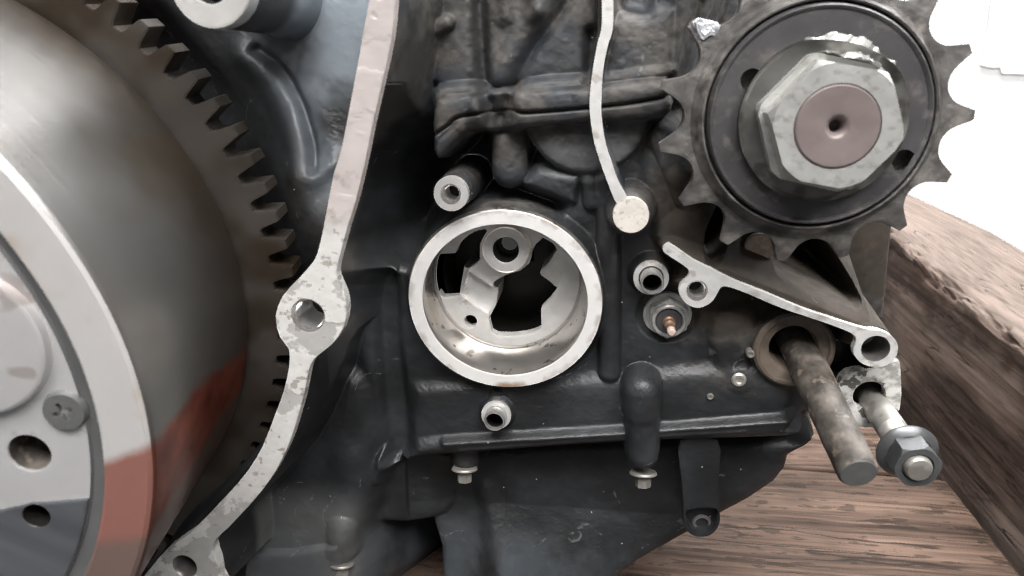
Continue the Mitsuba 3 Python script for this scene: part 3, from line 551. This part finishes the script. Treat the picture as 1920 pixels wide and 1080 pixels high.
# tab hole, small studs
tabp = poly(curve(pts([(1276, 826), (1346, 826), (1348, 900), (1350, 960), (1349, 985), (1335, 1003), (1316, 1008), (1297, 1004), (1283, 986), (1281, 940), (1278, 900)], 2), 3))
rec = poly(curve(pts([(1289, 958), (1343, 955), (1342, 984), (1331, 996), (1316, 1000), (1301, 997), (1291, 984)], 2), 3))
k = put(E_ + 'bracket_tab', trimesh.util.concatenate([slab(tabp.difference(rec), 2.0, -9, .7), slab(rec.buffer(.5), -2.5, -9, .2)]), 'black_paint', 35)
TB = at(1316, 981, -2); put(k + '__threaded_bore', lathe([(3.6, -2.6), (3.2, -1.7), (2.5, -1.6), (2.3, -2.4), (2.2, -8), (0, -8)], TB, 32), 'dark_steel', 40)
k = put(E_ + 'lug_face', slab(poly(curve(pts([(1572, 735), (1590, 700), (1640, 692), (1680, 676), (1688, 690), (1687, 766), (1655, 796), (1605, 796)], 1.5), 3)).difference(bore(LB, 5.4)), 1.9, -3, .4), 'white_residue'); tag(k, 'lower right lug face covered in whitish corrosion')
for px, py, r, hh in ((1386, 714, 2.6, 4.2), (1408, 665, 1.5, 5.2), (1332, 745, 1.2, 4.0)):
    put(E_ + 'stud_head', lathe([(0, hh - .5), (r * .35, hh - .45), (r * .5, hh), (r * .8, hh), (r, hh - .5), (r, 0)], at(px, py, hh), 14), 'bolt_zinc' if r > 2 else 'bolt_head', 30)
# shaft seal ring
k = put(E_ + 'shaft_seal', lathe([(13.4, 2), (13.4, 4.6), (12.6, 5.3), (11.6, 5.3), (11.2, 4.4), (10.4, 4.2), (8.4, 3.6), (7.6, 2.0), (7.2, -20)], SC, 80), 'seal_brown', 35); tag(k, 'rusty brown ring round the thick shaft')

# ------------------------------------------------------------------ thick shaft and long bolt, both pointing at the viewer
a0, a1 = w3(1500, 655, -4), w3(1610, 888, 52)
ax = a1 - a0; L = np.linalg.norm(ax); fr = frame_to(a0, ax)
put('gear_shift_shaft', lathe([(0, -12), (6.3, -12), *[(6.3 - .040 * i + .07 * math.sin(i * 1.7), L * i / 16) for i in range(16)], (5.6, L - .7), (5.1, L)], (0, 0), 64), 'rusty_shaft', 35, fr)
put('gear_shift_shaft__end_face', lathe([(5.15, L - .05), (4.9, L + .2), (0, L + .25)], (0, 0), 48), 'shaft_end', 35, fr)
tag('gear_shift_shaft', 'thick rusty brown round shaft sticking out of the engine towards the viewer', 'shaft')
b0, b1 = w3(1630, 742, -8), w3(1719, 874, 38)
bx = b1 - b0; LB_ = np.linalg.norm(bx); fr = frame_to(b0, bx)
pr = [(0, -6), (4.7, -6), (4.7, LB_ * .55), (4.3, LB_ * .56)]
for i in range(14): pr += [(4.1, LB_ * .57 + i * 1.25), (4.75, LB_ * .57 + i * 1.25 + .6)]
pr += [(3.9, LB_ + 1.8), (3.4, LB_ + 2.5), (0, LB_ + 2.6)]
put('long_bolt', lathe(pr, (0, 0), 56), 'bolt_zinc', 25, fr)
flange = lathe([(4.3, LB_ - 9), (8.9, LB_ - 8.8), (9.2, LB_ - 8.2), (8.9, LB_ - 7.6), (7.6, LB_ - 6.6), (6.6, LB_ - 6.0)], (0, 0), 64)
put('long_bolt__flange', flange, 'black_nut', 35, fr)
hx = m3.Manifold.extrude(m3.CrossSection([hexa((0, 0), 7.3, 12).tolist()]), 8.6).translate([0, 0, LB_ - 7.6])
cone = m3.Manifold.cylinder(11, 12.4, 5.9, 64).translate([0, 0, LB_ - 8.9]); hole = m3.Manifold.cylinder(20, 4.6, 4.6, 48).translate([0, 0, LB_ - 12])
put('long_bolt__flange_nut', (hx ^ cone) - hole, 'black_nut', 30, fr)
tag('long_bolt', 'long grey threaded bolt with a dark flanged hex nut sticking out beside the shaft', 'bolt')

# ------------------------------------------------------------------ drive sprocket
SP = np.array([59.3, -16.6])
teeth, rt, rr = 15, 44.2, 36.4
outl = []
for i in range(teeth):
    g = math.radians(12.8) + 2 * math.pi * i / teeth; pit = 2 * math.pi / teeth; rs = 6.2
    cx, cy = (rr + rs) * math.cos(g), (rr + rs) * math.sin(g)
    for t in np.linspace(58, -58, 13): q = g + math.pi + math.radians(t); outl.append((cx + rs * math.cos(q), cy + rs * math.sin(q)))
    wear = meshkit.noise(np.array([i * 1.7, 3.1, 0.5])) - .5
    for off in (.43, .57): q = g + pit * off; outl.append(((rt + wear * .9) * math.cos(q), (rt + wear * .9) * math.sin(q)))
body = slab(Polygon(outl).buffer(0), 21.4, 14.8, .8)
bv, bf = trimesh.remesh.subdivide_to_size(body.vertices, body.faces, 2.4); body = trimesh.Trimesh(bv, bf); body.merge_vertices(); bv = np.array(body.vertices)
rad = np.hypot(bv[:, 0], bv[:, 1]); mid = 18.1
bv[:, 2] = mid + (bv[:, 2] - mid) * np.clip(1 - (rad - 37.2) * .075, .4, 1)
bv[:, 2] += (meshkit.fbm(bv * .25, 3, 5) - .5) * .5
body = trimesh.Trimesh(bv + [SP[0], SP[1], 0], body.faces, process=False)
put('drive_sprocket', body, 'sprocket_steel', 35)
tag('drive_sprocket', 'greasy toothed chain sprocket with a large hex nut on its shaft', 'sprocket')
put('drive_sprocket__hub_ring', lathe([(35.0, 20.6), (34.6, 21.5), (33.8, 22.2), (33.0, 23.2), (32.4, 25.6), (31.8, 26.2), (31.3, 25.9), (31.0, 22.4)], SP, 128), 'sprocket_steel', 35)
hole1, hole2 = at(1408, 150, 25), at(1690, 300, 25)
dm = m3.Manifold.cylinder(7.4, 30.4, 30.0, 128).translate([SP[0], SP[1], 19.5])
for hc in (hole1, hole2): dm = dm - m3.Manifold.cylinder(20, 3.2, 3.2, 32).translate([hc[0], hc[1], 12])
gr = m3.Manifold.cylinder(2, 27.9, 28.2, 128) - m3.Manifold.cylinder(2, 26.8, 26.5, 128)
put('drive_sprocket__damper_disc', dm, 'damper_rubber', 30)
put('drive_sprocket__lip', lathe([(30.6, 25.0), (30.2, 27.2), (29.7, 27.7), (29.1, 27.4), (28.6, 26.85)], SP, 128), 'damper_rubber', 40)
# bent lock washer: flat, with its top edge folded up against the nut
wa = np.linspace(0, 2 * math.pi, 129)[:-1]; rows = []
for r_, w_ in ((9, 29.0), (21.0, 29.0), (21.9, 29.3), (22.6, 29.9), (22.6, 28.0), (21.8, 26.6)):
    lift = np.exp(-((((np.degrees(wa) - 72) + 180) % 360 - 180) / 30) ** 4) * (r_ > 10)
    nz = (meshkit.fbm(np.stack([np.cos(wa) * 4, np.sin(wa) * 4, wa * 0 + r_], 1), 3, 2) - .5)
    ri = r_ - lift * (r_ > 20.5) * 1.8 + nz * .5 * (r_ > 20); wi = w_ + lift * (5.2 if r_ > 20.5 else 0) * 1.0 + nz * 1.2 * lift
    rows.append(np.stack([SP[0] + .4 + ri * np.cos(wa), SP[1] - .6 + ri * np.sin(wa), wi], 1))
v = np.concatenate(rows); n = 128; f = []
for i in range(len(rows) - 1):
    for j in range(n): a, b, c, d = i * n + j, i * n + (j + 1) % n, (i + 1) * n + (j + 1) % n, (i + 1) * n + j; f += [[a, d, c], [a, c, b]]
wm = trimesh.Trimesh(v, np.array(f), process=False)
put('drive_sprocket__lock_washer', wm, 'washer_steel', 40)
tu, tvv = np.meshgrid(np.linspace(38, 108, 44), np.linspace(0, 1, 16), indexing='ij'); rr_ = 22.4 - 4.6 * tvv ** .8 - .9 * np.sin(tvv * 3.1); ww = 28.4 + 8.2 * tvv * np.clip(np.minimum(tu - 38, 108 - tu) / 16, 0, 1)
cr = meshkit.fbm(np.stack([tu * .14, tvv * 4, tu * 0], -1), 4, 6) - .5; rr_ = rr_ + cr * 2.6; ww = ww + cr * 2.4
fv = np.stack([SP[0] + .6 + rr_ * np.cos(np.radians(tu)), SP[1] - .4 + rr_ * np.sin(np.radians(tu)), ww], -1).reshape(-1, 3)
ii, jj = np.meshgrid(np.arange(43), np.arange(15), indexing='ij'); q0 = (ii * 16 + jj).ravel(); fq = np.concatenate([np.stack([q0, q0 + 16, q0 + 17], 1), np.stack([q0, q0 + 17, q0 + 1], 1)])
back = fv.copy(); back[:, 2] -= .9
put('drive_sprocket__bent_tab', trimesh.Trimesh(np.vstack([fv, back]), np.vstack([fq, fq[:, ::-1] + len(fv)]), process=False), 'nut_zinc', 40); tag('drive_sprocket__bent_tab', 'crumpled bright edge of the lock washer bent against the nut')
NC = SP + np.array([1.0, -1.1])
hx = m3.Manifold.extrude(m3.CrossSection([hexa((0, 0), 17.9, 50).tolist()]), 12.8)
cone = m3.Manifold.cylinder(12.8, 25.0, 16.3, 96)
col = m3.Manifold.extrude(m3.CrossSection([hexa((0, 0), 19.8, 48).tolist()]), 4.6) ^ m3.Manifold.cylinder(4.6, 19.3, 18.9, 96)
nut = ((hx ^ cone) + col) - m3.Manifold.cylinder(30, 11.1, 11.1, 72).translate([0, 0, -5])
put('drive_sprocket__hex_nut', nut.translate([NC[0], NC[1], 29.1]), 'nut_zinc', 25); tag('drive_sprocket__hex_nut', 'large grey zinc hex nut')
put('drive_sprocket__shaft_end', lathe([(10.9, 30), (10.9, 41.6), (10.4, 42.1), (3.4, 41.9), (2.4, 41.2), (1.7, 40.2), (1.5, 36), (0, 34.5)], NC, 72), 'shaft_brown', 35); tag('drive_sprocket__shaft_end', 'purplish brown round shaft end with a centre hole')
# chipped bright tooth
ch = slab(pts([(1298, 42), (1310, 33), (1336, 39), (1352, 50), (1346, 66), (1330, 70), (1316, 80), (1306, 62)], 21.5), 22.0, 15.2, 1.2)
cv, cf = trimesh.remesh.subdivide_to_size(ch.vertices, ch.faces, 1.2); ch = trimesh.Trimesh(cv, cf); ch.merge_vertices()
ch.vertices = np.array(ch.vertices) + (meshkit.fbm(np.array(ch.vertices) * .5, 3, 3) - .5)[:, None] * [1.2, 1.2, 2.2]
put('drive_sprocket__chipped_tooth', ch, 'bright_break', 30); tag('drive_sprocket__chipped_tooth', 'bright broken tooth tip')
put('drive_sprocket__hub_back', lathe([(26, 15), (24, 4), (22, -20)], SP, 64), 'sprocket_steel', 40)

# ------------------------------------------------------------------ rotor (flywheel) with ring gear
RAX = np.array([.148, -.987, -.065]); RO = np.array([-231.0, -35, -80.3]); rfr = frame_to(RO, RAX)
RF, RI = 78.0, 111.0
RU, RV, RW = (rfr[0][:, i] / 1.0 for i in range(3))
def rim_tint(p, base, side):
    qx, qy, qz = p.x * 1000 - RO[0], p.y * 1000 - RO[1], p.z * 1000 - RO[2]
    u = qx * RU[0] + qy * RU[1] + qz * RU[2]; v = qx * RV[0] + qy * RV[1] + qz * RV[2]; w = qx * RW[0] + qy * RW[1] + qz * RW[2]
    ang = dr.atan2(v, u) * (180 / math.pi); r = dr.sqrt(u * u + v * v)
    wob = (F(p, 45, 5) - .5) * 7
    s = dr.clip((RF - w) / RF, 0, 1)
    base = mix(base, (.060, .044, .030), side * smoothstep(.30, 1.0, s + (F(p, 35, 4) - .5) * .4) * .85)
    edge = RED0 + (RED1 - RED0) * s + wob + dr.clip(RI - r, 0, 20) * -.25
    red = smoothstep(1.0, -1.6, ang - edge)
    dark = smoothstep(2, -2, ang - (edge - DK0 + s * DK1))
    c = mix(base, mix(mix((.17, .026, .013), (.33, .072, .036), smoothstep(.25, .75, F(p, 80, 5))), (.27, .088, .060), smoothstep(RF - 4, RF - .5, w)), red * .9)  # red tint below a slanted, wavering angular edge
    return mix(c, mix((.10, .075, .065), (.20, .15, .13), F(p, 50, 2)), dark * .85)
RED0, RED1, DK0, DK1 = -18.0, 0.0, 16.0, 8.0
def rotor_angle(px, py, w):
    d = FW + RT * (px - 960) / FOC + UP * (540 - py) / FOC; o = RO + RW * w
    P = EYE + d * (((o - EYE) @ RW) / (d @ RW)) - o
    return math.degrees(math.atan2(P @ RV, P @ RU)), math.hypot(P @ RV, P @ RU)
RED0, RED1 = rotor_angle(292, 832, RF)[0], rotor_angle(455, 640, 0)[0]
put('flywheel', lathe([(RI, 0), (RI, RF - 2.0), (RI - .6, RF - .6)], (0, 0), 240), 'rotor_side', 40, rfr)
put('flywheel__rim', lathe([(RI - .55, RF - .65), (RI - 1.6, RF), (99.2, RF), (98.4, RF - .6)], (0, 0), 240), 'rotor_rim', 30, rfr)
put('flywheel__groove', lathe([(98.5, RF - .5), (97.8, RF - 3.0), (94.5, RF - 3.4), (94.0, RF - 2.6)], (0, 0), 240), 'rotor_dark', 40, rfr)
def rloc(px, py, w):
    d = FW + RT * (px - 960) / FOC + UP * (540 - py) / FOC; o = RO + RW * w
    P = EYE + d * (((o - EYE) @ RW) / (d @ RW)) - o
    return np.array([P @ RU, P @ RV])
FW_ = RF - 3.0
h1, h2, h3 = rloc(55, 850, FW_), rloc(72, 963, FW_), rloc(124, 768, FW_)
face = Polygon(circ((0, 0), 94.2, 200)).difference(Polygon(circ((0, 0), 40, 100))).difference(bore(h1, 5.3)).difference(bore(h2, 3.6))
put('flywheel__face_plate', slab(face, FW_, FW_ - 3, .4), 'rotor_face', 30, rfr)
put('flywheel__face_hole', lathe([(5.5, FW_ - .2), (5.1, FW_ - .9), (5.0, FW_ - 16), (0, FW_ - 16)], h1, 40), 'rusty_shaft', 40, rfr)
hd = m3.Manifold.cylinder(1.6, 5.6, 5.0, 48)
for a in (20, 110): hd = hd - m3.Manifold.cube([5.2, 1.3, 3], True).rotate([0, 0, a]).translate([-.2, 0, 1.6])
put('flywheel__screw', hd.translate([h3[0], h3[1], FW_ - .2]), 'rotor_dark', 30, rfr); tag('flywheel__screw', 'dark cross-head screw beside the rim')
hub = rloc(-60, 640, FW_); put('flywheel__hub', lathe([(19.6, FW_), (19.0, FW_ + 2.0), (18, FW_ + 2.6), (0, FW_ + 2.6)], hub, 96), 'rotor_face', 40, rfr)
lowp = np.vstack([arc_pts((0, 0), 93.8, -44, -24, 30), [rloc(205, 930, FW_), rloc(130, 955, FW_), rloc(60, 942, FW_), rloc(0, 955, FW_), rloc(-120, 990, FW_)]])
low = Polygon([tuple(q) for q in lowp]).convex_hull.intersection(Polygon(circ((0, 0), 93.8, 200)))
low = low.difference(bore(h2, 3.4))
put('flywheel__cover_hole', lathe([(3.6, FW_ + .9), (3.3, FW_ + .5), (3.2, FW_ - 14), (0, FW_ - 14)], h2, 40), 'dark_bore', 40, rfr)
put('flywheel__magnet_cover', slab(low, FW_ + 1.0, FW_ - 1, .5), 'rotor_coil', 30, rfr)
# ring gear
gt, rtip, rroot = 80, 128.0, 120.8; G = []
for i in range(gt):
    for off, r_ in ((-.5, rroot), (-.36, rroot + .1), (-.30, rroot + 1.3), (-.185, rtip - .5), (-.15, rtip), (.15, rtip), (.185, rtip - .5), (.30, rroot + 1.3), (.36, rroot + .1)):
        q = 2 * math.pi * (i + off) / gt + math.radians(-28 + .6); G.append((r_ * math.cos(q), r_ * math.sin(q)))
gp = Polygon(G).difference(Polygon(circ((0, 0), RI - 2, 200)))
put('flywheel__ring_gear', slab(gp, -2.5, -15, .6), 'ring_gear', 30, rfr)
tag('flywheel', 'large round grey flywheel with a red patch and a toothed ring gear', 'flywheel')
